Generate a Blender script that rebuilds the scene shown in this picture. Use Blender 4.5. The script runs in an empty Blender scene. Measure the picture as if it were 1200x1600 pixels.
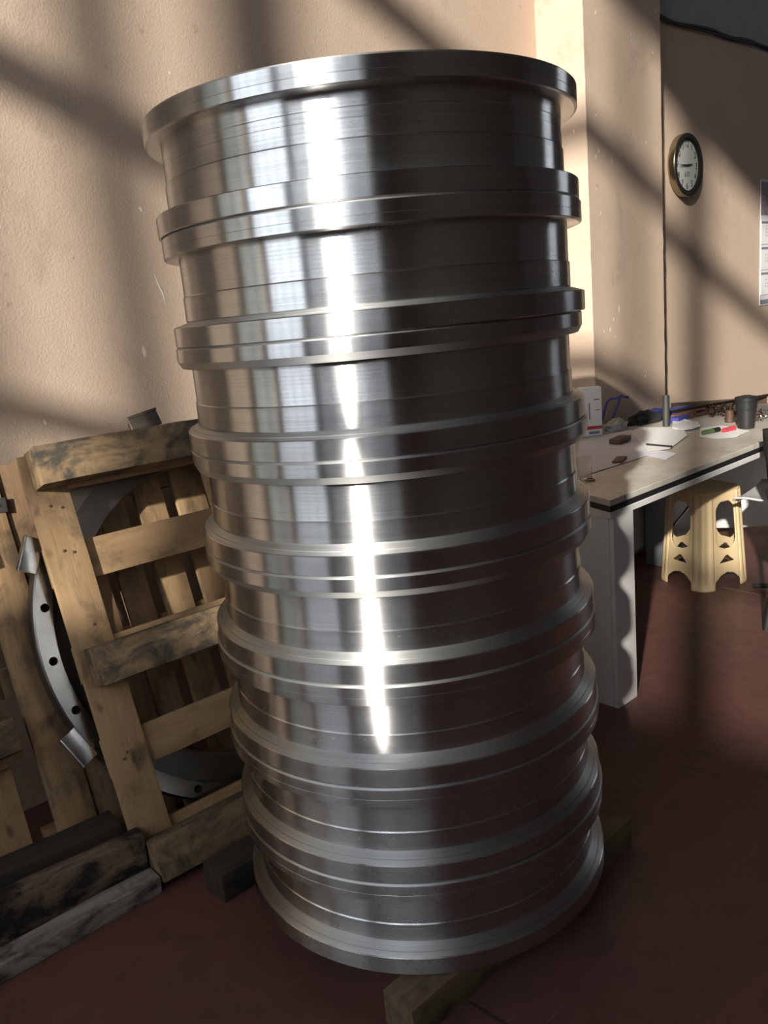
import bpy, bmesh, math, random
from mathutils import Vector, Matrix, Euler, noise as mnoise
random.seed(7)
SC = bpy.context.scene
COL = SC.collection
PI = math.pi

# ------------------------------------------------------------------ camera
# world: X runs along the back wall, Y into the wall, origin on the floor under the stack axis
FPX, PITCH, ROLL, DIST, YAW = 1300.0, .2338, -.0952, 1.92, math.radians(42.5)
CX = Vector((math.cos(YAW), -math.sin(YAW), 0))          # camera right, level
CF = Vector((math.sin(YAW), math.cos(YAW), 0))           # camera forward, level
fw = CF * math.cos(PITCH) - Vector((0, 0, math.sin(PITCH)))
up0 = CX.cross(fw)
rt = CX * math.cos(ROLL) + up0 * math.sin(ROLL)
up = -CX * math.sin(ROLL) + up0 * math.cos(ROLL)
CAM = -CX * (.0144 * DIST) - CF * DIST + Vector((0, 0, .75 * DIST))
cd = bpy.data.cameras.new('camera')
cam = bpy.data.objects.new('camera', cd); COL.objects.link(cam)
cd.sensor_fit = 'VERTICAL'; cd.sensor_height = 36.0; cd.lens = FPX / 1600 * 36.0
cd.clip_start = .05; cd.clip_end = 100
m3 = Matrix((rt, up, -fw)).transposed()
cam.matrix_world = Matrix.Translation(CAM) @ m3.to_4x4()
SC.camera = cam

# ------------------------------------------------------------------ sky, sun, exposure
SUN_AZ, SUN_EL = math.radians(206), math.radians(21.3)
SUN = Vector((math.cos(SUN_AZ) * math.cos(SUN_EL), math.sin(SUN_AZ) * math.cos(SUN_EL), math.sin(SUN_EL)))
w = bpy.data.worlds.new('sky'); SC.world = w; w.use_nodes = True
nt = w.node_tree; bg = nt.nodes['Background']
bg.inputs[0].default_value = (.86, .92, 1.0, 1); bg.inputs[1].default_value = 4.8      # even, hazy bright sky
sl = bpy.data.lights.new('sun_offscreen', 'SUN'); so = bpy.data.objects.new('sun_offscreen', sl); COL.objects.link(so)
sl.energy = 7.6; sl.color = (1, .95, .86); sl.angle = math.radians(1.25)
so.rotation_euler = (-SUN).to_track_quat('-Z', 'Y').to_euler()
so.location = SUN * 12
vs = SC.view_settings
SC.display_settings.display_device = 'sRGB'
vs.view_transform = 'Standard'; vs.look = 'None'; vs.gamma = 1; vs.use_curve_mapping = False
vs.exposure = 0.0
SC.cycles.caustics_reflective = True
SC.cycles.blur_glossy = .6
SC.cycles.sample_clamp_indirect = 6.0
SC.cycles.max_bounces = 8

def portal(name, loc, sx, sy, rot):
    """sampling guide in a window opening: gives off no light of its own, only the sky beyond does"""
    l = bpy.data.lights.new(name, 'AREA'); l.shape = 'RECTANGLE'; l.size = sx; l.size_y = sy
    l.cycles.is_portal = True
    o = bpy.data.objects.new(name, l); COL.objects.link(o); o.location = loc; o.rotation_euler = rot

# ------------------------------------------------------------------ pixel helpers (image taken as 1200 x 1600)
def ray(x, y): return (fw * FPX + rt * (x - 600) - up * (y - 800)).normalized()
def on(ax, v, x, y):
    d = ray(x, y); return CAM + d * ((v - CAM[ax]) / d[ax])
def oz(x, y, z=0): return on(2, z, x, y)
def oy(x, y, v): return on(1, v, x, y)

# ------------------------------------------------------------------ materials
def newmat(name):
    m = bpy.data.materials.new(name); m.use_nodes = True
    return m, m.node_tree, m.node_tree.nodes['Principled BSDF']
def N(t, typ, **kw):
    n = t.nodes.new(typ)
    for k, v in kw.items(): setattr(n, k, v)
    return n
def ramp(t, fac, stops):
    r = N(t, 'ShaderNodeValToRGB'); e = r.color_ramp.elements
    while len(e) < len(stops): e.new(.5)
    for i, (p, c) in enumerate(stops):
        e[i].position = p; e[i].color = (c[0], c[1], c[2], 1) if hasattr(c, '__len__') else (c, c, c, 1)
    t.links.new(fac, r.inputs[0]); return r.outputs[0]
def mix(t, f, a, b, mode='MIX'):
    n = N(t, 'ShaderNodeMix', data_type='RGBA', blend_type=mode)
    for s, v in ((n.inputs[0], f), (n.inputs[6], a), (n.inputs[7], b)):
        if hasattr(v, 'links'): t.links.new(v, s)
        else: s.default_value = (*v, 1) if hasattr(v, '__len__') else v
    return n.outputs[2]
def noise(t, vec, scale, detail=3, rough=.5, dist=0):
    n = N(t, 'ShaderNodeTexNoise'); n.inputs['Scale'].default_value = scale
    n.inputs['Detail'].default_value = detail; n.inputs['Roughness'].default_value = rough
    n.inputs['Distortion'].default_value = dist
    if vec is not None: t.links.new(vec, n.inputs['Vector'])
    return n.outputs[0]
def mapping(t, vec, scale=(1, 1, 1), loc=None):
    mp = N(t, 'ShaderNodeMapping'); mp.inputs['Scale'].default_value = scale
    t.links.new(vec, mp.inputs['Vector'])
    if loc is not None: t.links.new(loc, mp.inputs['Location'])
    return mp.outputs[0]
def bump(t, b, h, strength=.3, dist=.01):
    n = N(t, 'ShaderNodeBump'); n.inputs['Strength'].default_value = strength; n.inputs['Distance'].default_value = dist
    t.links.new(h, n.inputs['Height']); t.links.new(n.outputs[0], b.inputs['Normal'])
def plain(name, col, rough=.5, metal=0, var=.12, scale=30, bmp=0, alpha=None, trans=0, spec=None):
    m, t, b = newmat(name)
    co = N(t, 'ShaderNodeTexCoord').outputs['Object']
    f = noise(t, co, scale, 4)
    c = mix(t, f, [x * (1 - var) for x in col], [min(1, x * (1 + var)) for x in col])
    t.links.new(c, b.inputs['Base Color'])
    b.inputs['Roughness'].default_value = rough; b.inputs['Metallic'].default_value = metal
    if trans: b.inputs['Transmission Weight'].default_value = trans
    if spec is not None: b.inputs['Specular IOR Level'].default_value = spec
    if bmp: bump(t, b, f, bmp, .005)
    return m

def plaster(name, base, stain, smooth=1.0, fl=.80):
    m, t, b = newmat(name)
    co = N(t, 'ShaderNodeTexCoord').outputs['Object']
    big = noise(t, co, 1.3, 5, .6)
    c = mix(t, ramp(t, big, [(.3, 0), (.75, 1)]), base, [x * .88 for x in base])
    dirt = noise(t, mapping(t, co, (1, 1, .7)), 3.2, 8, .7, .4)
    c = mix(t, ramp(t, dirt, [(.56, 0), (.78, .55)]), c, stain)
    spot = noise(t, co, 26, 2, .5)
    c = mix(t, ramp(t, spot, [(.70, 0), (.76, .5)]), c, [x * .6 for x in base])
    fleck = noise(t, mapping(t, co, (1, 1, .5)), 34, 1, .4)
    c = mix(t, ramp(t, fleck, [(fl, 0), (fl + .02, .8)]), c, (.85, .78, .68))
    t.links.new(c, b.inputs['Base Color'])
    b.inputs['Roughness'].default_value = .75; b.inputs['Specular IOR Level'].default_value = .3
    h1 = noise(t, co, 110, 4, .6); h2 = noise(t, co, 9, 3, .5)
    add = N(t, 'ShaderNodeMath', operation='MULTIPLY_ADD'); t.links.new(h2, add.inputs[0]); add.inputs[1].default_value = .5; t.links.new(h1, add.inputs[2])
    bump(t, b, add.outputs[0], .30 * smooth, .006)
    return m

def wood(name, light, dark, stain=(.03, .027, .022), stain_amt=.5, rough=.7, grain=1.0, lo=.50):
    m, t, b = newmat(name)
    tc = N(t, 'ShaderNodeTexCoord'); oi = N(t, 'ShaderNodeObjectInfo')
    mul = N(t, 'ShaderNodeVectorMath', operation='SCALE'); mul.inputs[0].default_value = (7.3, 5.1, 9.7); t.links.new(oi.outputs['Random'], mul.inputs['Scale'])
    co = mapping(t, tc.outputs['Object'], (1, 1, 1), mul.outputs[0])
    g = noise(t, mapping(t, co, (2.2, 34, 34)), 1.6, 5, .6, .6)
    c = mix(t, ramp(t, g, [(.25, 0), (.8, 1)]), light, dark)
    wv = N(t, 'ShaderNodeTexWave', wave_type='BANDS', bands_direction='Y'); wv.inputs['Scale'].default_value = 9; wv.inputs['Distortion'].default_value = 9
    wv.inputs['Detail'].default_value = 2; wv.inputs['Detail Scale'].default_value = .7
    t.links.new(mapping(t, co, (.35, 1, 1)), wv.inputs['Vector'])
    c = mix(t, ramp(t, wv.outputs[1], [(.4, 0), (1, .35 * grain)]), c, [x * .72 for x in dark])
    kn = noise(t, mapping(t, co, (1, 1.6, 1.6)), 11, 1, .3)
    c = mix(t, ramp(t, kn, [(.72, 0), (.79, .8)]), c, [x * .35 for x in dark])
    d = noise(t, mapping(t, co, (1, 1.7, 1.7)), 6.5, 7, .68, .5)
    c = mix(t, ramp(t, d, [(lo, 0), (lo + .15, stain_amt)]), c, stain)
    vr = N(t, 'ShaderNodeHueSaturation'); t.links.new(c, vr.inputs['Color'])
    mr = N(t, 'ShaderNodeMapRange'); t.links.new(oi.outputs['Random'], mr.inputs[0]); mr.inputs[3].default_value = .82; mr.inputs[4].default_value = 1.15
    t.links.new(mr.outputs[0], vr.inputs['Value'])
    t.links.new(vr.outputs[0], b.inputs['Base Color'])
    b.inputs['Roughness'].default_value = rough; b.inputs['Specular IOR Level'].default_value = .3
    bump(t, b, g, .35, .004)
    return m

def steel(name, rough, aniso=.75, base=(.60, .60, .595), lines=.12, blotch=.1):
    m, t, b = newmat(name)
    tc = N(t, 'ShaderNodeTexCoord').outputs['Object']
    sp = N(t, 'ShaderNodeSeparateXYZ'); t.links.new(tc, sp.inputs[0])
    cb = N(t, 'ShaderNodeCombineXYZ'); t.links.new(sp.outputs[0], cb.inputs[0]); t.links.new(sp.outputs[1], cb.inputs[1])
    ln = N(t, 'ShaderNodeVectorMath', operation='LENGTH'); t.links.new(cb.outputs[0], ln.inputs[0])
    c2 = N(t, 'ShaderNodeCombineXYZ'); t.links.new(ln.outputs['Value'], c2.inputs[0]); t.links.new(sp.outputs[2], c2.inputs[1])
    fine = noise(t, c2.outputs[0], 260, 3, .6)             # turning marks run around the axis
    wide = noise(t, c2.outputs[0], 34, 2, .5)
    smear = noise(t, tc, 9, 5, .6)
    col = mix(t, wide, [x * .92 for x in base], [min(1, x * 1.06) for x in base])
    col = mix(t, ramp(t, fine, [(.35, 0), (.65, 1)]), col, [x * .86 for x in base])
    g = N(t, 'ShaderNodeBsdfAnisotropic', distribution='GGX')   # turned metal: sharp around the axis, spread along it
    t.links.new(col, g.inputs['Color'])
    r = N(t, 'ShaderNodeMapRange'); t.links.new(smear, r.inputs[0]); r.inputs[1].default_value = .3; r.inputs[2].default_value = .7
    r.inputs[3].default_value = rough * (1 - blotch); r.inputs[4].default_value = rough * (1 + blotch)
    t.links.new(r.outputs[0], g.inputs['Roughness'])
    g.inputs['Anisotropy'].default_value = aniso
    tg = N(t, 'ShaderNodeTangent', direction_type='RADIAL', axis='Z'); t.links.new(tg.outputs[0], g.inputs['Tangent'])
    t.links.new(g.outputs[0], t.nodes['Material Output'].inputs['Surface']); t.nodes.remove(b)
    return m

M_WALL = plaster('beige_plaster', (.58, .44, .335), (.27, .20, .15))
M_COLUMN = plaster('beige_column_plaster', (.58, .44, .335), (.23, .17, .125), .6, .765)
M_ROOM = plaster('dull_room_plaster', (.29, .265, .24), (.17, .15, .13))
M_BEAM = plain('grey_beam_paint', (.30, .30, .31), .7, 0, .15, 6)
M_FRAME = plain('window_frame_paint', (.20, .20, .19), .6)
M_PANEL = plain('grey_green_panel', (.23, .27, .25), .5)
def floor_mat():
    m, t, b = newmat('red_floor_paint')
    co = N(t, 'ShaderNodeTexCoord').outputs['Object']
    n1 = noise(t, co, 2.2, 6, .6); n2 = noise(t, co, 14, 6, .7, .5)
    c = mix(t, ramp(t, n1, [(.3, 0), (.7, 1)]), (.098, .048, .040), (.122, .048, .041))
    c = mix(t, ramp(t, n2, [(.50, 0), (.75, .7)]), c, (.055, .032, .027))
    sc = noise(t, mapping(t, co, (3, 40, 1)), 2.0, 2, .4, .3)
    c = mix(t, ramp(t, sc, [(.72, 0), (.76, .3)]), c, (.2, .13, .11))
    t.links.new(c, b.inputs['Base Color']); 
    t.links.new(ramp(t, n2, [(.3, .42), (.8, .62)]), b.inputs['Roughness'])
    b.inputs['Specular IOR Level'].default_value = .35
    bump(t, b, n2, .15, .004); return m
M_FLOOR = floor_mat()
M_PALLET = wood('pallet_pine', (.40, .265, .145), (.29, .18, .09), (.06, .045, .03), .55)
M_BEAMWOOD = wood('pallet_beam_wood', (.30, .205, .115), (.19, .125, .066), (.045, .042, .035), .92, lo=.45)
M_OLDLIGHT = wood('light_old_plank', (.34, .22, .12), (.22, .14, .07), stain_amt=.6, lo=.46)
M_OLD = wood('old_brown_plank', (.25, .16, .09), (.17, .105, .058), stain_amt=.55)
M_DARKTIMBER = wood('dark_oily_timber', (.050, .037, .028), (.030, .023, .018), (.012, .011, .010), .8)
M_MIDTIMBER = wood('worn_brown_timber', (.24, .175, .12), (.12, .085, .058), (.018, .015, .013), .97, lo=.44)
M_GREYTIMBER = wood('weathered_grey_timber', (.42, .38, .34), (.17, .145, .12), (.04, .032, .026), .92, lo=.46)
M_SKID = wood('skid_timber', (.20, .145, .085), (.11, .08, .048), (.02, .017, .013), .7)
def tabtop():
    m, t, b = newmat('white_worn_laminate')
    co = N(t, 'ShaderNodeTexCoord').outputs['Object']
    n1 = noise(t, co, 4, 6, .65); n2 = noise(t, mapping(t, co, (1, 3, 1)), 16, 5, .6); n3 = noise(t, co, 30, 1, .3)
    c = mix(t, ramp(t, n1, [(.35, 0), (.7, 1)]), (.56, .53, .48), (.40, .36, .30))
    c = mix(t, ramp(t, n2, [(.55, 0), (.75, .6)]), c, (.27, .23, .18))
    c = mix(t, ramp(t, n3, [(.76, 0), (.79, .8)]), c, (.12, .09, .07))
    t.links.new(c, b.inputs['Base Color']); b.inputs['Roughness'].default_value = .4
    return m
M_TABTOP = tabtop()
M_TABWHITE = plain('white_laminate', (.60, .59, .58), .5, 0, .08, 9)
M_TABBLACK = plain('black_edge', (.012, .012, .012), .5)
M_CREAM = plain('cream_plastic', (.62, .47, .27), .45, 0, .1, 12)
M_GREYPL = plain('pale_grey_plastic', (.55, .54, .52), .5, 0, .08, 12)
M_BLACK = plain('black_plastic', (.018, .018, .018), .45)
M_BLACKRUB = plain('matt_black', (.02, .019, .018), .8, 0, .3, 60, .2)
M_PAPER = plain('paper', (.66, .64, .70), .9, 0, .08, 9)
M_WHITE = plain('white_card', (.78, .77, .76), .7, 0, .04)
M_BLUE = plain('blue_plastic', (.03, .06, .38), .4)
M_BLUE2 = plain('violet_blue_plastic', (.06, .06, .30), .5)
M_RED = plain('red_plastic', (.50, .05, .07), .5)
M_ORANGE = plain('orange_rubber', (.62, .10, .03), .5)
M_GREEN = plain('green_plastic', (.09, .15, .06), .5)
M_PALEGREEN = plain('pale_green_card', (.34, .42, .36), .6)
M_BROWN = plain('brown_block', (.10, .055, .03), .6, 0, .3)
M_RUST = plain('rusty_iron', (.13, .075, .05), .6, .5, .4, 60)
M_IRON = plain('dark_iron', (.07, .062, .055), .5, .8, .3, 40)
M_GREYPIPE = plain('grey_steel_tube', (.10, .10, .095), .45, .6, .2, 30)
M_CHROME = plain('machined_steel', (.55, .55, .55), .24, 1, .1, 60)
M_DULLST = plain('dull_ring_steel', (.17, .16, .15), .42, 1, .3, 12)
M_BRIGHTRING = plain('scuffed_ring_steel', (.33, .33, .33), .26, 1, .5, 14)
M_CLOCKCASE = plain('brushed_brass_case', (.36, .31, .22), .28, 1, .1, 40)
M_CLOCKRIM = plain('dark_clock_rim', (.022, .019, .015), .6, 0, .2, 30, 0, None, 0, .15)
M_CLOCKFACE = plain('clock_face', (.62, .63, .58), .6, 0, .03)
M_INK = plain('black_ink', (.02, .02, .02), .7)
M_GREYINK = plain('grey_ink', (.20, .21, .25), .8)
M_CALPIC = plain('calendar_picture', (.26, .20, .22), .6, 0, .9, 38)
M_CABLE = plain('black_cable', (.015, .014, .013), .6)
M_CHAIRFAB = plain('black_fabric', (.014, .014, .015), .85, 0, .3, 90, .2)
M_DARKBOX = plain('dark_grey_crate', (.06, .065, .072), .5)
M_GREYMETAL = plain('grey_sheet_metal', (.20, .20, .21), .4, .6)
M_GLASS = plain('clear_glass', (.95, .95, .93), .04, 0, .01, 5, 0, None, 1.0)
M_LINE = plain('pale_scratch', (.80, .74, .66), .8)
M_JOINT = plain('floor_joint', (.03, .018, .016), .8)

# ------------------------------------------------------------------ object helpers
def tag(o, label=None, cat=None, group=None, kind=None):
    if label: o['label'] = label
    if cat: o['category'] = cat
    if group: o['group'] = group
    if kind: o['kind'] = kind
    return o
def link(name, me, mat=None, parent=None, loc=(0, 0, 0), rot=(0, 0, 0)):
    if mat is not None and not me.materials: me.materials.append(mat)
    o = bpy.data.objects.new(name, me); COL.objects.link(o)
    o.location = loc; o.rotation_euler = rot
    if parent: o.parent = parent
    return o
def empty(name, loc=(0, 0, 0), rot=(0, 0, 0)):
    o = bpy.data.objects.new(name, None); COL.objects.link(o); o.location = loc; o.rotation_euler = rot
    o.empty_display_size = .05
    return o
def bm_mesh(name, bm, smooth=None):
    bmesh.ops.recalc_face_normals(bm, faces=bm.faces)
    me = bpy.data.meshes.new(name); bm.to_mesh(me); bm.free()
    if smooth is not None:
        for p in me.polygons: p.use_smooth = True
        me.set_sharp_from_angle(angle=math.radians(smooth))
    return me
def box_mesh(name, sx, sy, sz, bev=.003, jit=0, cuts=0, center=(0, 0, 0)):
    bm = bmesh.new(); bmesh.ops.create_cube(bm, size=1)
    for v in bm.verts: v.co = Vector((v.co.x * sx, v.co.y * sy, v.co.z * sz)) + Vector(center)
    if cuts:
        ax = max(range(3), key=lambda i: (sx, sy, sz)[i])
        es = [e for e in bm.edges if abs((e.verts[0].co - e.verts[1].co)[ax]) > .5 * (sx, sy, sz)[ax]]
        bmesh.ops.subdivide_edges(bm, edges=es, cuts=cuts, use_grid_fill=True)
    if bev:
        es = [e for e in bm.edges if len(e.link_faces) == 2 and e.calc_face_angle(0) > .5]
        bmesh.ops.bevel(bm, geom=es, offset=min(bev, .45 * min(sx, sy, sz)), segments=2, affect='EDGES', profile=.6)
    if jit:
        s = random.uniform(0, 99)
        for v in bm.verts:
            n = mnoise.noise_vector(v.co * 9 + Vector((s, s * .7, s * .3)))
            v.co += n * jit
    return bm_mesh(name, bm, 40)
def box(name, size, loc, mat, parent=None, rot=(0, 0, 0), bev=.003, jit=0, cuts=0, center=(0, 0, 0)):
    return link(name, box_mesh(name, *size, bev, jit, cuts, center), mat, parent, loc, rot)
def lathe_mesh(name, prof, seg=96, closed=True, smooth=9, slots=None):
    bm = bmesh.new(); rings = []
    for r, z in prof:
        if r < 1e-6: rings.append([bm.verts.new((0, 0, z))] * seg)
        else: rings.append([bm.verts.new((r * math.cos(2 * PI * i / seg), r * math.sin(2 * PI * i / seg), z)) for i in range(seg)])
    n = len(prof)
    for k in range(n if closed else n - 1):
        a, b = rings[k], rings[(k + 1) % n]
        for i in range(seg):
            j = (i + 1) % seg
            vs = []
            for v in (a[i], a[j], b[j], b[i]):
                if v not in vs: vs.append(v)
            if len(vs) > 2:
                try:
                    f = bm.faces.new(vs)
                    if slots and k in slots: f.material_index = 1
                except ValueError: pass
    return bm_mesh(name, bm, smooth)
def lathe(name, prof, mat, parent=None, loc=(0, 0, 0), rot=(0, 0, 0), seg=96, closed=True):
    return link(name, lathe_mesh(name, prof, seg, closed), mat, parent, loc, rot)
def tube_mesh(name, pts, rad, seg=8, cap=True):
    pts = [Vector(p) for p in pts]; bm = bmesh.new(); rings = []
    for i, p in enumerate(pts):
        d = (pts[min(i + 1, len(pts) - 1)] - pts[max(i - 1, 0)]).normalized()
        a = d.cross(Vector((0, 0, 1)));  a = d.cross(Vector((1, 0, 0))) if a.length < .1 else a
        a.normalize(); b = d.cross(a)
        r = rad[i] if hasattr(rad, '__len__') else rad
        rings.append([bm.verts.new(p + (a * math.cos(2 * PI * k / seg) + b * math.sin(2 * PI * k / seg)) * r) for k in range(seg)])
    for i in range(len(rings) - 1):
        for k in range(seg):
            bm.faces.new((rings[i][k], rings[i][(k + 1) % seg], rings[i + 1][(k + 1) % seg], rings[i + 1][k]))
    if cap:
        bm.faces.new(rings[0]); bm.faces.new(rings[-1])
    return bm_mesh(name, bm, 50)
def tube(name, pts, rad, mat, parent=None, seg=8, loc=(0, 0, 0)):
    """pts in world (or parent) space; the object's origin sits at the first point"""
    p0 = Vector(pts[0])
    return link(name, tube_mesh(name, [Vector(p) - p0 for p in pts], rad, seg), mat, parent, p0 + Vector(loc))
def smooth_path(pts, n=6):
    pts = [Vector(p) for p in pts]; out = []
    for i in range(len(pts) - 1):
        p0, p1, p2, p3 = pts[max(i - 1, 0)], pts[i], pts[i + 1], pts[min(i + 2, len(pts) - 1)]
        for k in range(n):
            t = k / n
            out.append(.5 * ((2 * p1) + (p2 - p0) * t + (2 * p0 - 5 * p1 + 4 * p2 - p3) * t * t + (3 * p1 - p0 - 3 * p2 + p3) * t ** 3))
    return out + [pts[-1]]
def prism_mesh(name, poly, z0, z1, bev=0):
    bm = bmesh.new()
    a = [bm.verts.new((x, y, z0)) for x, y in poly]; b = [bm.verts.new((x, y, z1)) for x, y in poly]
    n = len(poly); bm.faces.new(a[::-1]); bm.faces.new(b)
    for i in range(n): bm.faces.new((a[i], a[(i + 1) % n], b[(i + 1) % n], b[i]))
    if bev: bmesh.ops.bevel(bm, geom=bm.edges[:], offset=bev, segments=1, affect='EDGES')
    return bm_mesh(name, bm, 40)
def text_mesh(name, s, size, extrude=.0004, align='CENTER'):
    cu = bpy.data.curves.new(name, 'FONT'); cu.body = s; cu.size = size; cu.extrude = extrude
    cu.align_x = align; cu.align_y = 'CENTER'; cu.resolution_u = 3
    o = bpy.data.objects.new(name, cu); COL.objects.link(o)
    dg = bpy.context.evaluated_depsgraph_get()
    me = bpy.data.meshes.new_from_object(o.evaluated_get(dg)); me.name = name
    bpy.data.objects.remove(o); me.materials.clear()
    return me
def dup(o, parent=None):
    c = o.copy(); COL.objects.link(c); c.parent = parent
    for ch in list(o.children): dup(ch, c)
    return c
def struct(o): o['kind'] = 'structure'; return o
def slab(name, a, b, mat, parent=None):
    """axis-aligned box between two corners"""
    a, b = Vector(a), Vector(b)
    return box(name, tuple(abs(b[i] - a[i]) for i in range(3)), (a + b) / 2 - (parent.location if parent else Vector()), mat, parent, bev=0)

# ------------------------------------------------------------------ the room
WL, WC, WK, ZC = 1.21, .95, 1.12, 6.6           # back wall, column face, clock wall, ceiling
XF, XR, YN = -5.0, 9.0, -9.0
struct(slab('floor', (XF, YN, -.1), (XR, WL + .2, 0), M_FLOOR))
struct(slab('ceiling', (XF - .2, YN, ZC), (XR, WL + .2, ZC + .1), M_ROOM))
struct(slab('wall_back', (XF, WL, 0), (2.5, WL + .2, ZC), M_WALL))
struct(slab('wall_clock', (3.0, WK, 0), (XR, WK + .3, 2.865), M_WALL))
struct(slab('trim_1', (3.0, WK + .004, 2.865), (XR, WK + .3, ZC), M_BEAM))
struct(slab('wall_near', (XF, YN - .2, 0), (XR, YN, ZC), M_ROOM))
# column with chipped, uneven corners
def column():
    x0, x1, y0, y1 = 2.35, 3.07, WC, WL + .1
    bm = bmesh.new(); n = 220; cols = []
    for k in range(n + 1):
        z = ZC * k / n
        def j(s, a=.004):
            v = mnoise.noise(Vector((s, z * 14, 0))); c = mnoise.noise(Vector((s, z * 45, 3)))
            return a * v + (.012 * max(0, c - .35))
        cols.append([bm.verts.new(p) for p in ((x0, y1, z), (x0 + j(1) * .5, y0 + .012, z), (x0 + .006 + j(2), y0 + j(3) * .4, z), (x1 - .006 - j(4), y0 + j(5) * .4, z), (x1 - j(6) * .5, y0 + .012, z), (x1, y1, z))])
    for k in range(n):
        for i in range(5): bm.faces.new((cols[k][i], cols[k][i + 1], cols[k + 1][i + 1], cols[k + 1][i]))
    return struct(link('column', bm_mesh('column', bm, 30), M_COLUMN))
column()
# facade with the tall window grid the sun comes through (sill 2.66, head 6.2)
Y0, Y1, S0, S1 = -6.2, -.93, 2.66, 6.2           # main window
D0, D1, DS0, DS1 = -.72, 1.05, 1.4, 3.4          # lower window beside it
T = .25
wl = struct(slab('wall_facade', (XF - T, YN, 0), (XF, WL + .2, DS0), M_ROOM))
for i, (a, b) in enumerate([((YN, DS0), (D0, S0)), ((D1, DS0), (WL + .2, S0)), ((D0, DS1), (WL + .2, S1)), ((Y1, S0), (D0, S1)), ((D0, S0), (D0 + .001, S1)), ((D1, S0), (WL + .2, DS1)), ((YN, S0), (Y0, S1)), ((YN, S1), (WL + .2, ZC))]):
    slab('wall_panel', (XF - T, a[0], a[1]), (XF, b[0], b[1]), M_ROOM, wl)
def window(name, y0, y1, z0, z1, vbars, hbars, x, d=.06):
    e = struct(empty(name, (x, (y0 + y1) / 2, z0)))
    o = Vector((x, (y0 + y1) / 2, z0))
    def bar(n, a, b):
        s = slab(n, a, b, M_FRAME); s.location -= o; s.parent = e
    for yb, wd in vbars: bar('mullion', (x - d / 2, yb - wd / 2, z0), (x + d / 2, yb + wd / 2, z1))
    for zb, wd in hbars: bar('transom', (x - d / 2, y0, zb - wd / 2), (x + d / 2, y1, zb + wd / 2))
    return e
window('window_1', Y0, Y1, S0, S1, [(-1.02, .05), (-1.28, .075), (-1.585, .165), (-2.86, .06), (-3.19, .15), (-3.95, .08), (-4.2, .07), (-4.45, .09), (-4.7, .10), (-4.92, .10), (-5.2, .13), (-5.5, .14), (-5.85, .16)], [(3.28, .09), (4.31, .15), (5.41, .16)], XF - .05)
window('window_2', D0, D1, DS0, DS1, [(-.2, .05), (.3, .05), (.75, .05)], [(2.2, .05)], XF - .05)
portal('window_facade_tall_offscreen', (XF - .1, (Y0 + Y1) / 2, (S0 + S1) / 2), S1 - S0, Y1 - Y0, (0, -PI / 2, 0))
portal('window_facade_low_offscreen', (XF - .1, (D0 + D1) / 2, (DS0 + DS1) / 2), DS1 - DS0, D1 - D0, (0, -PI / 2, 0))
# far end wall with a narrow window
R0, R1, RS0, RS1 = -2.3, -.9, 2.3, 4.2
wr = struct(slab('wall_right', (XR, YN, 0), (XR + T, WK + .3, RS0), M_ROOM))
for a, b in [((YN, RS0), (R0, RS1)), ((R1, RS0), (WK + .3, RS1)), ((YN, RS1), (WK + .3, ZC))]:
    slab('wall_panel', (XR, a[0], a[1]), (XR + T, b[0], b[1]), M_ROOM, wr)
window('window_3', R0, R1, RS0, RS1, [(-2.05, .15), (-1.75, .25), (-1.35, .25), (-1.05, .1)], [(3, .06)], XR + .05)
portal('window_right_offscreen', (XR + .1, (R0 + R1) / 2, (RS0 + RS1) / 2), RS1 - RS0, R1 - R0, (0, PI / 2, 0))
# grey-green door leaf on the back wall, beyond the pallets
struct(slab('door_1', (-4.1, WL - .05, 0), (-2.35, WL, 2.9), M_PANEL))
# pale scratch and cracks on the plaster
def wallmark(pts, y, wd):
    p = [oy(a, b, y - .0012) for a, b in pts]; bm = bmesh.new(); c = sum(p, Vector()) / len(p); vs = []
    for i, q in enumerate(p):
        r = wd * (1 if 0 < i < len(p) - 1 else .3)
        vs.append((bm.verts.new(q - c + Vector((-r, 0, 0))), bm.verts.new(q - c + Vector((r, 0, 0)))))
    for i in range(len(vs) - 1): bm.faces.new((vs[i][0], vs[i][1], vs[i + 1][1], vs[i + 1][0]))
    return struct(link('trim_2', bm_mesh('scratch', bm), M_LINE, None, c))
wallmark([(241, 428), (247, 444), (254, 458), (260, 479)], WL, .003)
# joint line across the floor
def floorline(name, a, b, wd, mat):
    p, q = oz(*a), oz(*b); d = q - p
    o = box(name, (d.length, wd, .0012), (p + q) / 2 + Vector((0, 0, .0006)), mat, None, (0, 0, math.atan2(d.y, d.x)), 0)
    return struct(o)
floorline('trim_3', (733, 1566), (830, 1625), .007, M_JOINT)
floorline('trim_4', (1126, 917), (1260, 944), .006, plain('pale_joint', (.19, .10, .08), .8))

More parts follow.
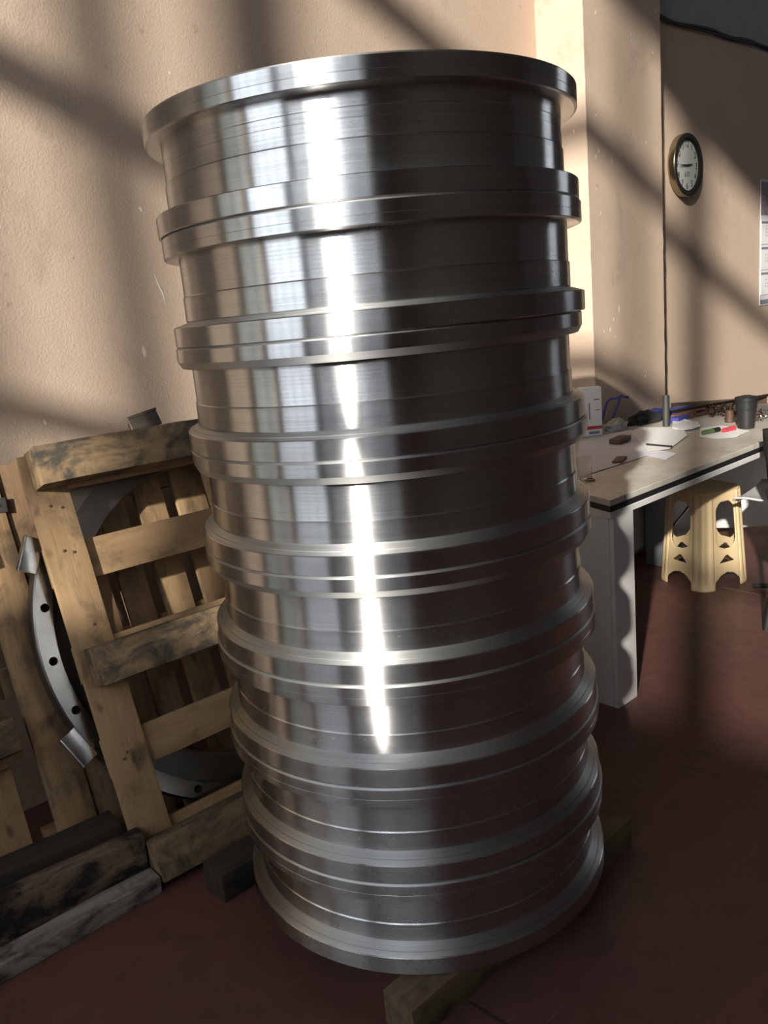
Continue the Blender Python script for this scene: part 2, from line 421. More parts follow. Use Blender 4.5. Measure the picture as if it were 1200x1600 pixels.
# ------------------------------------------------------------------ stack of steel rings
ZB, PIT, RF, RB = .0864, .2203, .4485, .4205
MST = [steel('turned_steel_polished', .255, .69), steel('turned_steel_bright', .255, .70), steel('turned_steel_satin', .25, .74), steel('turned_steel_matt', .255, .74), steel('turned_steel_dull', .27, .70)]
M_FACE = steel('turned_flange_steel', .46, .5)
def ring(k, off, rt_, rb_, mat, cone):
    """k = 0 is the bottom ring"""
    names = ['lowest ring of the stack, resting on the skid timbers', 'second ring up from the timbers', 'third ring up from the timbers', 'fourth ring up from the timbers',
             'fifth ring up from the timbers', 'third ring down from the open top of the stack', 'second ring down from the open top of the stack', 'topmost ring of the stack with its upper flange uncovered']
    e = empty('flanged_steel_ring', (CX.x * off, CX.y * off, ZB + PIT * k), (0, 0, k * .37))
    tag(e, 'turned steel ring with two flanges, ' + names[k], 'steel ring', 'steel rings in the tall stack')
    RI = .372; b = .0022
    z1 = .041; zi = z1 + (.018, .017, .017, .016, .015, .011, .009, .002)[k]; zt = PIT - .0006
    def part(nm, pr, slots=None):
        me = lathe_mesh(nm, pr, 192, True, 9, slots); me.materials.append(mat); me.materials.append(M_FACE)
        return link(nm, me, None, e)
    # lower flange: plain rim, upper face sloping up to the barrel with a fine groove in it
    sl_ = lambda r: z1 + (zi - z1) * (rb_ - b - r) / (rb_ - b - RB)
    g = rb_ - .011
    part('flange', [(RI, 0), (rb_ - b, 0), (rb_, b), (rb_, z1 - b * .8), (rb_ - b, z1), (g, sl_(g)), (g - .0003, sl_(g) - .0010), (g - .0011, sl_(g) - .0008), (g - .0014, sl_(g - .0014)), (RB - .0005, zi), (RI, zi)], {4, 5, 6, 7, 8})
    # barrel: slightly larger below the turned line
    zs = .102
    pr = [(RI, zi), (RB - .0005, zi), (RB + .0012, zi + .002), (RB + .0010, zs - .0025), (RB - .0012, zs), (RB - .0015, zs + .002)]
    if k == 7: pr += [(RB - .0015, zs + .030), (RB - .0023, zs + .031), (RB - .0023, zs + .047), (RB - .0015, zs + .048)]
    pr += [(RB - .0015, zt - .043), (RI, zt - .043)]
    part('barrel', pr)
    # upper flange, lower edge tapered on some
    tb = .0035
    if cone: pr = [(RI, zt - .0435), (rt_ - .0080, zt - .0435), (rt_ - .0075, zt - .043), (rt_, zt - .029), (rt_, zt - tb), (rt_ - tb, zt), (RI, zt)]; sl2 = {2, 4, 5}
    else: pr = [(RI, zt - .043), (rt_ - .006, zt - .043), (rt_ - .0015, zt - .0415), (rt_, zt - .040), (rt_, zt - .0255), (rt_ - .0006, zt - .025), (rt_ - .0006, zt - .0245), (rt_, zt - .024), (rt_, zt - tb), (rt_ - tb, zt), (RI, zt)]; sl2 = {8, 9}
    part('flange', pr, sl2)
    return e
ringspec = [  # offset along camera right, upper radius, lower radius, steel, taper
    (.002, .4515, .4495, 4, False), (.000, .4515, .4475, 4, False), (.000, .4510, .4475, 3, False), (.001, .4490, .4475, 3, True),
    (.001, .4480, .4470, 2, True), (-.002, .4470, .4460, 2, True), (.003, .4490, .4500, 1, False), (-.001, .4520, .4495, 0, False)]
for k, s in enumerate(ringspec): ring(k, s[0], s[1], s[2], MST[s[3]], s[4])

# skid timbers under the stack
def timber(name, x0, x1, y0, y1, h, mat, label, yaw=0, cat='timber', z=0, jit=.004, bev=.006, group=None):
    L = x1 - x0
    o = box(name, (L, y1 - y0, h), (x1, y0, z), mat, None, (0, 0, yaw), bev, jit, 10, (-L / 2, (y1 - y0) / 2, h / 2))
    return tag(o, label, cat, group)
timber('skid_timber', -.412, .425, -.352, -.262, ZB - .004, M_SKID, 'brown square timber under the front of the ring stack, both ends showing')
timber('skid_timber', -.428, .42, .318, .412, ZB - .004, M_DARKTIMBER, 'blackened square timber under the wall side of the ring stack, by the pallet foot')
# timbers lying in front of the pallets
timber('floor_timber', -2.0, -.512, .488, .550, .050, M_GREYTIMBER, 'low weathered grey timber with pale top lying on the red floor', -.03, jit=.005)
timber('floor_timber', -2.0, -.510, .556, .610, .142, M_MIDTIMBER, 'worn timber with bare brown patches, between the pale and the black timber', -.10, jit=.006)
timber('floor_timber', -2.0, -.537, .628, .722, .16, M_DARKTIMBER, 'black oily timber lying against the planks behind the worn brown timber', -.12, jit=.004)

# ------------------------------------------------------------------ leaning pallets
def board(name, parent, u0, u1, v0, v1, w0, w1, mat, vertical, bev=.003, jit=.0015):
    """a board in pallet space: u along, v up, w back; the mesh runs along its own X so that the grain follows it"""
    c = ((u0 + u1) / 2, (w0 + w1) / 2, (v0 + v1) / 2)
    if vertical: return box(name, (v1 - v0, w1 - w0, u1 - u0), c, mat, parent, (0, PI / 2, 0), bev, jit, 6)
    return box(name, (u1 - u0, w1 - w0, v1 - v0), c, mat, parent, (0, 0, 0), bev, jit, 6)
P1 = empty('wooden_pallet', (-.5079, .479, .0309), (-.3272, 0, -.0423))
tag(P1, 'wooden pallet with three thick beams leaning on its edge beside the steel stack', 'pallet')
for v0, l0 in ((0, 0), (.545, 0), (1.108, 0)): board('beam', P1, l0, .80, v0, v0 + .107, 0, .092, M_BEAMWOOD, False, .005, .003)
for u0, u1 in ((-.02, .094), (.51, .62), (.70, .80)): board('cross_board', P1, u0, u1, .02, 1.212, .093, .113, M_PALLET, True)
for v0, v1 in ((.028, .128), (.288, .398), (.56, .667), (.837, .950), (1.10, 1.205)): board('deck_board', P1, -.018, .80, v0, v1, .114, .132, M_PALLET, False)
for u, v in ((.03, .93), (.055, .92), (.022, .33), (.06, .315), (.035, .345), (.05, .62 + .09), (.03, 1.06), (.06, 1.05)):
    lathe('nail', [(.004, 0), (.004, .002), (.003, .003), (0, .003)], M_RUST, P1, (u, .0925, v), (PI / 2, 0, 0), 10, False)
# second pallet behind: upright planks
L2 = .278
P2 = empty('wooden_pallet', (0, .765, 0), (-L2, 0, 0))
tag(P2, 'pallet of upright brown planks leaning on the wall behind the bolted ring', 'pallet')
for i, (u0, u1, v1, mt, dw) in enumerate([(-.648, -.537, 1.15, M_OLDLIGHT, -.012), (-.531, -.41, 1.165, M_OLD, 0), (-.40, -.302, 1.14, M_OLD, 0), (-.272, -.184, 1.15, M_OLD, 0), (-.146, -.05, 1.15, M_PALLET, 0), (-.007, .10, 1.15, M_PALLET, 0), (.14, .24, 1.15, M_OLD, 0), (.28, .38, 1.15, M_OLD, 0)]):
    board('plank', P2, u0, u1, .012, v1, dw, dw + .02, mt, True)
for v0 in (.05, .52, 1.0): board('stringer', P2, -.672, .40, v0, v0 + .09, .021, .075, M_OLD, False)
br = box('bracket', (.075, .004, .042), (-.568, -.0145, 1.052), M_GREYPIPE, P2, (0, .1, 0), .001)
lathe('bolt', [(0, 0), (.005, 0), (.005, .004), (.003, .006), (0, .006)], M_IRON, br, (.012, -.002, .0), (PI / 2, 0, 0), 10, False)
# third pallet at the far left
P3 = empty('wooden_pallet', (0, .79, 0), (-L2, 0, 0))
tag(P3, 'weathered pallet leaning beyond the plank pallet, above the end of the black timber', 'pallet')
for u0, u1 in ((-.83, -.71), (-1.02, -.90), (-1.25, -1.10)): board('plank', P3, u0, u1, .012, 1.05, 0, .02, M_PALLET, True)
board('lath', P3, -1.4, -.676, .345, .372, -.045, -.001, M_PALLET, False)
for v0 in (.384, .9): board('beam', P3, -1.4, -.690, v0, v0 + .092, -.10, -.001, M_BEAMWOOD, False, .005, .003)
board('end_board', P3, -.80, -.695, .50, .88, -.02, -.001, M_PALLET, True)
# ------------------------------------------------------------------ bolted ring wedged between the pallets
Q = empty('bolted_ring', (-.5079, .479, .0309), (-.3272, 0, -.0423))
tag(Q, 'large scuffed steel ring with bolt holes standing between the leaning pallets', 'steel ring')
RC = (.510, .160, .646)
def bolted_ring():
    bm = bmesh.new(); n = 24; a = 10; ro, rm, ri, rh, rb = .600, .573, .552, .0125, 0
    # front face with 24 round holes: each 15 degree sector is a polygon pair around the hole
    hole_walls = []
    for s in range(n):
        c0 = 2 * PI * s / n; half = PI / n
        hx, hy = rm * math.cos(c0), rm * math.sin(c0)
        sq = []
        for (ax, ay), (bx, by) in (((1, -1), (1, 1)), ((1, 1), (-1, 1)), ((-1, 1), (-1, -1)), ((-1, -1), (1, -1))):
            for i in range(4): sq.append((ax + (bx - ax) * i / 4, ay + (by - ay) * i / 4))
        hv = [bm.verts.new((hx + rh * math.cos(c0 + math.atan2(b, a)), hy + rh * math.sin(c0 + math.atan2(b, a)), 0)) for a, b in sq]
        hw = [bm.verts.new((v.co.x, v.co.y, -.035)) for v in hv]
        for i in range(16): bm.faces.new((hv[i], hv[(i + 1) % 16], hw[(i + 1) % 16], hw[i]))
        out = []
        for a, b in sq:
            r = rm + a * ((ro - rm) if a > 0 else (rm - ri)); th = c0 + b * half
            out.append(bm.verts.new((r * math.cos(th), r * math.sin(th), 0)))
        for i in range(16): bm.faces.new((hv[i], out[i], out[(i + 1) % 16], hv[(i + 1) % 16]))
    bmesh.ops.remove_doubles(bm, verts=bm.verts, dist=.0004)
    return bm_mesh('face', bm, 25)
bm_r = [(.600, .0), (.604, -.004), (.607, -.010), (.607, -.048), (.464, -.048), (.464, -.022), (.470, -.020), (.550, -.020), (.552, 0)]
bod = link('ring_body', lathe_mesh('ring_body', bm_r, 144, False), M_DULLST, Q, RC, (PI / 2, 0, 0))
link('bolt_face', bolted_ring(), M_BRIGHTRING, Q, RC, (PI / 2, 0, PI * 0))
for a0, a1 in [(147 + 51.43 * j, 156 + 51.43 * j) for j in (-1, 0, 1, 3, 4, 5)]:
    am = math.radians((a0 + a1) / 2); h = .642 * math.radians(a1 - a0)
    lg = link('lug', box_mesh('lug', .05, .012, h, .004), M_CHROME, Q, (RC[0] + .628 * math.cos(am), RC[1] - .012, RC[2] + .628 * math.sin(am)), (0, -am, 0))
    link('lip', box_mesh('lip', .008, .022, h * 1.02, .003), M_CHROME, lg, (.026, .0, 0))
    link('stem', box_mesh('stem', .04, .03, h * .8, .004), M_DULLST, lg, (-.004, .0215, 0))

# ------------------------------------------------------------------ work table
ZT = .766
TB = empty('work_table', (1.052, .075, 0), (0, 0, math.radians(-1.0)))
tag(TB, 'white work table with a black stripe along its thick top edge', 'table')
def top(name, z0, z1, mat, d):
    poly = [(0 + d, 0 + d), (.045 + d, .125), (.05 + d, .855), (1.965, .885), (2.265, .47), (2.60, d)]
    return link(name, prism_mesh(name, poly[::-1], z0, z1, .0012), mat, TB)
top('table_top', ZT - .021, ZT, M_TABTOP, 0); top('edge_stripe', ZT - .043, ZT - .0212, M_TABBLACK, .002); top('lower_panel', ZT - .065, ZT - .0432, M_TABWHITE, 0)
zu = ZT - .0655
leg = link('leg', box_mesh('leg', .124, .018, zu, .002, 0, 0, (.062, .009, zu / 2)), M_TABWHITE, TB, (.016, .0, 0))
link('leg_side', box_mesh('leg_side', .018, .26, zu, .002, 0, 0, (.009, .149, zu / 2)), M_TABWHITE, leg, (-.0005, 0, 0))
lg2 = link('leg', box_mesh('leg', .10, .30, zu, .002, 0, 0, (.05, .15, zu / 2)), M_TABWHITE, TB, (2.28, .06, 0))
link('upstand', box_mesh('upstand', .50, .018, .034, .002, 0, 0, (.25, .009, .017)), M_BROWN, TB, (1.975, .862, ZT + .0002), (0, 0, math.atan2(-.415, .30)))
link('back_panel', box_mesh('back_panel', 1.7, .018, .62, .002, 0, 0, (.85, .009, .31)), M_TABWHITE, TB, (.25, .80, zu - .62))
link('end_panel', box_mesh('end_panel', .60, .018, .62, .002, 0, 0, (.30, .009, .31)), M_TABWHITE, TB, (1.955, .80, zu - .62), (0, 0, math.atan2(-.415, .30)))

# ------------------------------------------------------------------ things on the table
def tz(x, y, h=0): return oz(x, y, ZT + h)
def flat(name, px, mat, label, cat, h=.0, th=.0012, group=None, wave=.0):
    p = [tz(x, y, h) for x, y in px]; c = sum(p, Vector()) / len(p); c.z = ZT + h + .0006
    poly = [(q.x - c.x, q.y - c.y) for q in p]
    bm = bmesh.new(); vs = [bm.verts.new((x, y, 0)) for x, y in poly]; f = bm.faces.new(vs)
    bmesh.ops.triangulate(bm, faces=[f]); bmesh.ops.subdivide_edges(bm, edges=bm.edges[:], cuts=5, use_grid_fill=True)
    for v in bm.verts: v.co.z = wave * (1 + mnoise.noise(Vector((v.co.x * 14, v.co.y * 14, len(poly)))))
    r = bmesh.ops.extrude_face_region(bm, geom=bm.faces[:]); 
    for v in r['geom']:
        if isinstance(v, bmesh.types.BMVert): v.co.z += th
    return tag(link(name, bm_mesh(name, bm, 30), mat, None, c), label, cat, group)
flat('drawing_sheet', [(900, 748), (926, 740), (1010, 713), (1040, 700), (1012, 680), (985, 672), (905, 690)], M_PAPER, 'large creased grey drawing sheet lying nearest the steel stack', 'paper', 0, .0006, wave=.002)
flat('drawing_sheet', [(1012, 706), (1046, 702), (1074, 681), (1066, 668), (1000, 668), (985, 676)], M_WHITE, 'bright white drawing sheet in the sun beneath the grey tube', 'paper', .004, .0006, wave=.0015)
flat('note_sheet', [(1004, 711), (1030, 704), (1058, 709), (1040, 719)], M_PAPER, 'small pale note sheet lying alone near the table front edge', 'paper', 0, .0006, wave=.001)
flat('white_tray_sheet', [(1093, 684), (1094, 670), (1128, 666), (1172, 674), (1150, 684), (1120, 686)], M_WHITE, 'white sheet under the green and red markers', 'paper', 0, .0006, wave=.002)
flat('white_rag', [(1050, 672), (1051, 662), (1062, 657), (1090, 662), (1094, 670), (1075, 674)], M_WHITE, 'crumpled white rag beside the grey tube', 'rag', 0, .004, wave=.008)
def crumple(name, c, sx, sy, sz, mat, label, cat, seed=0, amp=.35, cuts=5):
    bm = bmesh.new(); bmesh.ops.create_icosphere(bm, subdivisions=4, radius=1)
    for v in bm.verts:
        n = mnoise.noise(v.co * 1.7 + Vector((seed, 0, 0))) + .6 * abs(mnoise.noise(v.co * 4.3 + Vector((0, seed, 0))))
        v.co *= 1 + amp * n
        v.co = Vector((v.co.x * sx, v.co.y * sy, max(v.co.z, -.35) * sz + .35 * sz))
    return tag(link(name, bm_mesh(name, bm, 50), mat, None, c), label, cat)
crumple('crumpled_paper', tz(962, 672) + Vector((0, 0, .001)), .085, .04, .035, plain('grey_tissue', (.42, .40, .38), .9, 0, .15, 20), 'crumpled grey paper below the blue wire frame', 'paper', 3, .55)
crumple('tool_pouch', tz(1008, 659) + Vector((0, 0, .001)), .13, .06, .035, M_BLACKRUB, 'black soft tool pouch heaped against the column', 'pouch', 8, .5)
# carton with printed lines
c0 = tz(931, 681); cf = CX
ct = empty('carton', c0 + Vector((.0, .03, .0015)), (0, 0, -.72)); tag(ct, 'white upright carton with a red band standing behind the steel stack', 'box')
box('carton_body', (.105, .05, .235), (0, 0, .1175), M_WHITE, ct, bev=.002)
box('red_band', (.1054, .0504, .016), (0, 0, .040), M_RED, ct, bev=0)
box('printed_line', (.028, .0006, .004), (.028, -.0255, .175), M_INK, ct, bev=0)
box('printed_line', (.024, .0006, .004), (.032, -.0255, .125), M_RED, ct, bev=0)
box('printed_line', (.006, .0006, .080), (-.008, -.0255, .120), M_GREYINK, ct, bev=0)
box('printed_line', (.05, .0006, .012), (.012, -.0255, .016), M_GREYINK, ct, bev=0)
# blue wire handle
hb = tz(950, 662)
def atdepth(x, y, ref):
    d = ray(x, y); return CAM + d * ((Vector(ref) - CAM).dot(fw) / d.dot(fw))
ref = Vector((hb.x, hb.y, ZT)) - CF * .15
h1 = smooth_path([atdepth(940, 661, ref), atdepth(946, 637, ref), atdepth(952, 625, ref), atdepth(965, 622, ref), atdepth(970, 619, ref), atdepth(979, 621, ref)])
h2 = smooth_path([atdepth(955, 661, ref), atdepth(962, 641, ref), atdepth(969, 621, ref)])
hh = empty('saw_frame', h1[0]); tag(hh, 'bent blue wire frame standing among the tools by the column', 'frame')
tube('wire', [p - h1[0] for p in h1], .0055, M_BLUE2, hh); tube('wire', [p - h1[0] for p in h2], .0055, M_BLUE2, hh)
lathe('end_cap', [(0, 0), (.007, 0), (.007, .012), (0, .012)], M_BLACK, hh, h1[-1] - h1[0], (0, PI / 2, 0), 10, False)
# grey tube, pencil, blocks
p = tz(1041, 666)
tag(lathe('steel_tube', [(.011, 0), (.016, 0), (.0172, .003), (.0172, .150), (.016, .153), (.011, .153)], M_GREYPIPE, None, p, seg=32), 'dark grey steel tube standing upright on the table before the column edge', 'tube')
def rodpx(name, a, b, ha, hb_, r, mat, label, cat):
    return tag(tube(name, [tz(*a, ha), tz(*b, hb_)], r, mat), label, cat)
rodpx('pencil', (1010, 694), (1050, 697.5), .0125, .0125, .004, M_INK, 'thin dark pencil lying on the white drawing sheet', 'pencil')
def blockpx(name, px, size, rotz, mat, label, cat, h=0, bev=.003):
    q = tz(*px, h + size[2]); return tag(box(name, size, (q.x, q.y, ZT + h + .0008), mat, None, (0, 0, rotz), bev, 0, 0, (0, 0, size[2] / 2)), label, cat)
blockpx('wood_block', (969, 683), (.12, .055, .022), .12, M_BROWN, 'small brown wooden block on the grey drawing sheet', 'block', .006)
blockpx('flat_bar', (968, 716.5), (.11, .04, .012), .35, M_RUST, 'short dark flat bar at the front edge of the grey drawing sheet', 'metal bar')
# blue cases and coloured hand tools at the back
blockpx('blue_case', (1022, 641), (.16, .07, .026), .05, M_BLUE, 'flat blue case on the table against the column, beside the tube', 'case', .0)
blockpx('blue_case', (1058, 637), (.17, .07, .03), .0, M_BLUE, 'flat blue case behind the brown slab, under the clock', 'case', .0)
blockpx('green_strip', (993, 648), (.12, .06, .016), .2, M_PALEGREEN, 'pale green flat packet among the dark tools', 'packet', .0)
blockpx('brown_slab', (1068, 644), (.22, .05, .03), .05, plain('terracotta_slab', (.24, .11, .07), .6), 'terracotta brown slab lying before the blue case', 'block', .0)
blockpx('violet_case', (1061, 650), (.14, .05, .028), .1, M_BLUE2, 'small violet blue case in front of the brown slab', 'case', .0)
def pliers(px, rz, mat, label):
    q = tz(*px); e = empty('pliers', (q.x, q.y, ZT + .002), (0, 0, rz)); tag(e, label, 'pliers')
    for s in (-1, 1):
        tube('handle', smooth_path([(-.02, .004 * s, .012), (.03, .018 * s, .012), (.09, .016 * s, .012), (.12, .010 * s, .012)]), [.006] * 6 + [.010] * 13, mat, e)
    box('jaw', (.055, .022, .012), (-.045, 0, .012), M_IRON, e, bev=.005)
pliers((1079, 647), .15, M_ORANGE, 'red-orange handled pliers lying in front of the brown slab')
pliers((1101, 644), -.1, plain('amber_rubber', (.60, .20, .05), .5), 'amber handled pliers lying under the leaning rod')
rodpx('thin_file', (1078, 652), (1118, 643), .01, .01, .006, M_BROWN, 'thin brown file lying beside the pliers', 'file')
ra, rb2 = tz(1040, 645, .046), tz(1200, 617.5, .046)
tag(tube('long_rod', [ra, rb2, rb2 + (rb2 - ra) * .5], .0075, M_IRON), 'long dark iron rod laid across the tools and the brown upstand of the table', 'rod')
# markers
def marker(px, rz, m1, m2, label, L=.11):
    q = tz(*px); e = empty('marker_pen', (q.x, q.y, ZT + .013), (0, 0, rz)); tag(e, label, 'marker')
    lathe('barrel', [(0, 0), (.010, 0), (.011, .003), (.011, L * .6), (0, L * .6)], m1, e, (-L / 2, 0, 0), (0, PI / 2, 0), 16, False)
    lathe('cap', [(0, 0), (.012, 0), (.012, L * .36), (.010, L * .4), (0, L * .4)], m2, e, (L * .1, 0, 0), (0, PI / 2, 0), 16, False)
marker((1111, 678), -.25, M_GREEN, M_BLACK, 'green marker with black cap on the white sheet')
marker((1139, 675), -.22, M_RED, M_RED, 'red marker lying beside the black cup', .08)
# black cup with rim and lid
q = tz(1166, 669); cp = empty('black_cup', q); tag(cp, 'black tapered plastic cup standing near the table middle', 'cup')
lathe('cup', [(0, .001), (.034, .001), (.036, .004), (.043, .090), (.0455, .092), (.046, .096), (.048, .128), (.0505, .130), (.0505, .144), (.048, .146), (.045, .142), (.041, .09), (.032, .01), (0, .008)], M_BLACK, cp, seg=48, closed=False)
lathe('lid', [(0, .136), (.045, .136), (.045, .141), (.028, .146), (.022, .152), (0, .153)], M_BLACKRUB, cp, seg=32, closed=False)
q = tz(1140, 660); tag(lathe('rusty_bush', [(.008, 0), (.019, 0), (.021, .002), (.021, .058), (.019, .060), (.008, .060)], M_RUST, None, q, seg=24), 'small rusty bush standing beside the black cup', 'bush')
# small metal parts: nuts, bolts and swarf rings in two heaps
nut = lathe_mesh('nut', [(.006, 0), (.012, 0), (.0125, .001), (.0125, .009), (.012, .010), (.006, .010)], 6)
ringm = lathe_mesh('washer', [(.010, 0), (.017, 0), (.017, .004), (.010, .004)], 16)
bolt = lathe_mesh('bolt', [(0, 0), (.010, 0), (.010, .007), (.005, .007), (.005, .04), (0, .04)], 8, False)
nut.materials.append(M_RUST); ringm.materials.append(M_CHROME); bolt.materials.append(M_IRON)
def heap(px0, px1, n, kinds, label, group):
    for i in range(n):
        x = random.uniform(px0[0], px1[0]); y = random.uniform(px0[1], px1[1]); q = tz(x, y)
        k = random.choice(kinds); me = {'n': nut, 'w': ringm, 'b': bolt}[k]
        nm = {'n': 'nut', 'w': 'washer', 'b': 'bolt'}[k]
        o = link(nm, me, None, None, (q.x, q.y, ZT + .014 + random.choice((0, 0, .012, .022))), (random.uniform(-1, 1), random.uniform(-1, 1), random.uniform(0, 6)))
        tag(o, f'{label[0]} {nm} {label[1]}', nm, group + ' ' + nm + 's')
heap((1106, 645), (1146, 655), 34, 'nnbb', ('small brownish', 'in the loose heap of parts before the rod'), 'loose brown')
heap((1148, 648), (1200, 660), 46, 'wwwn', ('small shiny', 'in the bright heap of parts behind the black cup'), 'loose bright')
# clear glass near the stack
q = tz(914, 748); tag(lathe('small_glass', [(0, .001), (.024, .001), (.026, .004), (.029, .085), (.0275, .085), (.0245, .008), (0, .007)], M_GLASS, None, q, seg=32, closed=False), 'small clear glass on the table right behind the steel stack', 'glass')
q = tz(922, 751); tag(lathe('wire_ring', [(.014, 0), (.019, 0), (.019, .007), (.014, .007)], M_CLOCKCASE, None, (q.x, q.y, ZT + .001), seg=24), 'small brass ring lying beside the clear glass', 'ring')

# ------------------------------------------------------------------ plastic stools
def stool(loc, rz, mat, label, H=.48, b=.160, tp=.132):
    e = empty('plastic_stool', loc, (0, 0, rz)); tag(e, label, 'stool')
    n = 5.0
    def R(th): return 1 / ((abs(math.cos(th)) ** n + abs(math.sin(th)) ** n) ** (1 / n))
    def P(th, z):
        s = b + (tp - b) * min(1, z / H)
        r = R(th) * s; d = abs(((th - PI / 4) + PI / 4) % (PI / 2) - PI / 4)   # angle from the nearest corner
        if d < .30: r += .0035 * math.cos(d / .30 * PI * 2.5) * (1 if z > .03 else 0) + (.004 if z < .03 else 0)
        return Vector((r * math.cos(th), r * math.sin(th), z))
    def seg(nm, a0, a1, hole, nt_, nz):
        bm = bmesh.new(); g = [[bm.verts.new(P(a0 + (a1 - a0) * i / nt_, (H - .012) * j / nz)) for i in range(nt_ + 1)] for j in range(nz + 1)]
        for j in range(nz):
            for i in range(nt_):
                s = ((i + .5) / nt_) * 2 - 1; z = (H - .012) * (j + .5) / nz
                if hole and hole(s, z): continue
                bm.faces.new((g[j][i], g[j][i + 1], g[j + 1][i + 1], g[j + 1][i]))
        for v in [v for v in bm.verts if not v.link_faces]: bm.verts.remove(v)
        me = bm_mesh(nm, bm, 60); o = link(nm, me, mat, e)
        md = o.modifiers.new('thickness', 'SOLIDIFY'); md.thickness = .004; md.offset = -1
        return o
    def hole(s, z):
        arch = .075 - .045 * abs(s) ** 2.5
        if z < arch and abs(s) < .97: return True
        # tall rounded window
        zc, hh, hw, r = .31, .115, .80, .045
        qx, qz = abs(s) * .08 - (hw * .08 - r), abs(z - zc) - (hh - r)
        if max(qx, 0) ** 2 + max(qz, 0) ** 2 < r * r and qx < r and qz < r: return True
        if .128 < z < .160 and abs(s) < .62 * (1 - .8 * (z - .128) / .032): return True
        return False
    for k in range(4):
        c = PI / 4 + k * PI / 2
        seg('leg', c - .30, c + .30, None, 26, 40); seg('side_panel', c + .30, c + PI / 2 - .30, hole, 44, 110)
    bm = bmesh.new(); prev = None
    for (sc_, z) in ((1, H - .014), (1.02, H - .010), (1.02, H - .003), (.98, H), (.25, H - .002)):
        rg = [bm.verts.new((tp * sc_ * R(2 * PI * i / 64) * math.cos(2 * PI * i / 64), tp * sc_ * R(2 * PI * i / 64) * math.sin(2 * PI * i / 64), z)) for i in range(64)]
        if prev:
            for i in range(64): bm.faces.new((prev[i], prev[(i + 1) % 64], rg[(i + 1) % 64], rg[i]))
        prev = rg
    bm.faces.new(prev)
    link('seat', bm_mesh('seat', bm, 40), mat, e)
    return e
stool((2.497, .4555, 0), math.radians(-19.2), M_CREAM, 'cream plastic stool with cut-out sides pushed under the work table')
q = oz(1166, 784, .47)
gch = empty('grey_chair', (q.x + .195, q.y - .13, 0), (0, 0, PI + .1)); tag(gch, 'pale grey moulded chair tucked between the cream stool and the black chair', 'chair')
def shell():
    bm = bmesh.new(); rows = []
    prof = [(-.20, .452), (-.195, .466), (-.15, .47), (0, .455), (.14, .462), (.19, .50), (.215, .58), (.235, .74)]
    for j, (y, z) in enumerate(prof): rows.append([bm.verts.new((.20 * (i / 8 * 2 - 1) * (.92 if j < 1 else 1), y, z + .018 * (i / 8 * 2 - 1) ** 4)) for i in range(9)])
    for j in range(len(prof) - 1):
        for i in range(8): bm.faces.new((rows[j][i], rows[j][i + 1], rows[j + 1][i + 1], rows[j + 1][i]))
    o = link('seat_shell', bm_mesh('seat_shell', bm, 60), M_GREYPL, gch); md = o.modifiers.new('thickness', 'SOLIDIFY'); md.thickness = .008; md.offset = -1
shell()
lathe('pedestal', [(0, .02), (.035, .02), (.03, .06), (.018, .08), (.018, .43), (.06, .445), (0, .447)], M_BLACK, gch, seg=20, closed=False)
for k in range(4): tube('foot', [(0, 0, .035), (.17 * math.cos(k * PI / 2), .17 * math.sin(k * PI / 2), .013)], .012, M_BLACK, gch)
# dark crate under the table, behind the stool
cr = empty('dark_crate', (2.76, .745, 0), (0, 0, 0)); tag(cr, 'dark grey metal crate standing under the table behind the cream stool', 'crate')
box('crate_body', (.40, .12, .42), (0, 0, .215), M_GREYMETAL, cr, bev=.006)
box('crate_rim', (.42, .135, .02), (0, 0, .425), M_DARKBOX, cr, bev=.004)
tube('handle', [(-.12, -.064, .22), (.10, -.064, .30)], .004, M_CHROME, cr)
# black office chair at the table front
q = oz(1184, 684, .88)
chh = empty('black_chair', (2.00, -.35, 0), (0, 0, math.radians(47.5))); tag(chh, 'black upholstered chair standing at the front of the work table', 'chair')
def backrest():
    bm = bmesh.new(); rows = []
    for j in range(13):
        z = .47 + .39 * j / 12; hw = .21 + .02 * math.sin(PI * j / 12) + (.012 if j > 8 else 0)
        rows.append([bm.verts.new((hw * (i / 8 * 2 - 1), .20 - .03 * (i / 8 * 2 - 1) ** 2 * 0 - .035 * (1 - (i / 8 * 2 - 1) ** 2) * -1 - .05 * (1 - j / 12), z)) for i in range(9)])
    for j in range(12):
        for i in range(8): bm.faces.new((rows[j][i], rows[j][i + 1], rows[j + 1][i + 1], rows[j + 1][i]))
    o = link('backrest', bm_mesh('backrest', bm, 60), M_CHAIRFAB, chh); md = o.modifiers.new('thickness', 'SOLIDIFY'); md.thickness = .04; md.offset = 0
    return o
backrest()
box('seat', (.44, .42, .07), (0, -.03, .44), M_CHAIRFAB, chh, bev=.025)
for sx in (-1, 1):
    tube('leg', [(.19 * sx, -.2, .41), (.21 * sx, -.23, .012)], .013, M_BLACK, chh)
    tube('leg', smooth_path([(.19 * sx, .21, .62), (.19 * sx, .17, .42), (.21 * sx, .20, .012)]), .013, M_BLACK, chh)

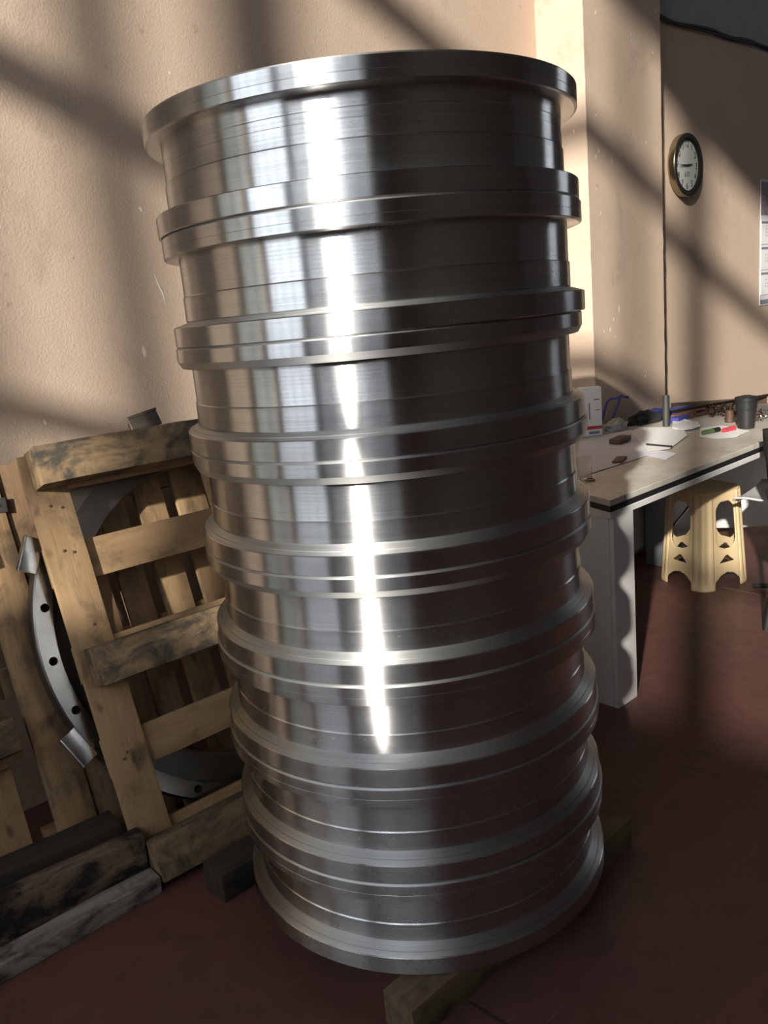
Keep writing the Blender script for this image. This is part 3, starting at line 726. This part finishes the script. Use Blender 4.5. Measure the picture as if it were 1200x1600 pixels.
# ------------------------------------------------------------------ wall clock
kc = oy(1077.5, 257.5, WK - .052); RCK = .1755
K = empty('wall_clock_round', (kc.x, WK - .001, kc.z), (PI / 2, 0, 0)); tag(K, 'round wall clock with brass case and white face showing quarter to three', 'clock')
lathe('case', [(.11, 0), (RCK * .93, 0), (RCK * .99, .006), (RCK, .014), (RCK, .044), (RCK * .992, .048), (RCK * .95, .048), (RCK * .95, .012), (.11, .012)], M_CLOCKCASE, K, seg=96)
lathe('bezel', [(RCK * .795, .030), (RCK * .80, .044), (RCK * .86, .0505), (RCK * .975, .0505), (RCK * .99, .0482), (RCK * .94, .034), (RCK * .9, .030)], M_CLOCKRIM, K, seg=96)
fc = lathe('dial', [(0, .014), (RCK * .95, .014), (RCK * .95, .034), (0, .034)], M_CLOCKFACE, K, seg=64, closed=False)
for i in range(1, 13):
    a = PI / 2 - i * PI / 6
    link('numeral', text_mesh('numeral', str(i), .050), M_INK, K, (RCK * .66 * math.cos(a), RCK * .66 * math.sin(a), .0348))
def hand(nm, ang, L, w0, z, tail=.02):
    me = prism_mesh(nm, [(-tail, -w0 * .7), (L * .3, -w0), (L, -w0 * .25), (L, w0 * .25), (L * .3, w0), (-tail, w0 * .7)], 0, .001)
    link(nm, me, M_INK, K, (0, 0, z), (0, 0, ang))
hand('hour_hand', PI / 2 - 2.75 * PI / 6, .062, .0055, .0385); hand('minute_hand', PI / 2 - 9 * PI / 6, .100, .0036, .0405); hand('second_hand', PI / 2 - 8.85 * PI / 6, .105, .0012, .0420)
lathe('hub', [(0, .035), (.006, .035), (.006, .043), (0, .043)], M_INK, K, seg=16, closed=False)
link('logo', prism_mesh('logo', [(-.030, -.062), (-.006, -.062), (-.018, -.030)], .0346, .0352), M_GREYINK, K)
for k, y in enumerate((-.037, -.047, -.057)): box('logo_line', (.034, .0045, .0006), (.016, y, .035), M_GREYINK, K, bev=0)

# ------------------------------------------------------------------ wall calendar
x0 = oy(1187, 380, WK).x; Zt, Zb = 2.08, 1.245; WD = .35
CA = empty('wall_calendar', (x0 + WD / 2, WK - .001, Zb), (PI / 2, 0, 0)); tag(CA, 'long three-month calendar with a picture on top hanging beside the clock', 'calendar')
H = Zt - Zb
box('backing', (WD, H, .004), (0, H / 2, .002), M_PAPER, CA, bev=0)
pic = box('picture', (WD - .006, .215, .001), (0, H - .125, .0046), M_CALPIC, CA, bev=0)
for k in range(3):
    y = H - .345 - k * .170
    sh = box('month_sheet', (WD - .012, .155, .003), (0, y, .0055), M_WHITE, CA, bev=0)
    box('header_bar', (WD - .012, .016, .0006), (0, .066, .0018), M_GREYINK, sh, bev=0)
    for r in range(5):
        s = '  '.join('%2d' % (r * 7 + c + 1) for c in range(7) if r * 7 + c + 1 <= 31)
        link('day_row', text_mesh('day_row', s, .020), M_GREYINK, sh, (0, .042 - r * .021, .0018))
box('footer_bar', (WD - .012, .03, .0006), (0, .024, .0042), M_GREYINK, CA, bev=0)

# ------------------------------------------------------------------ cables above the clock
def cable(pts, dy, r, label):
    p = smooth_path([oy(x, y, WK - dy) for x, y in pts], 5)
    tag(tube('wall_cable', p, r, M_CABLE, None, 8), label, 'cable')
cable([(1030, 24), (1055, 36), (1085, 41), (1110, 46), (1140, 58), (1170, 63), (1200, 76), (1240, 84)], .012, .009, 'upper of two black cables sagging along the grey beam over the clock')
cable([(1030, 29), (1060, 38), (1090, 46), (1115, 52), (1145, 61), (1180, 68), (1200, 74), (1240, 92)], .020, .006, 'lower thin black cable sagging along the top of the clock wall')
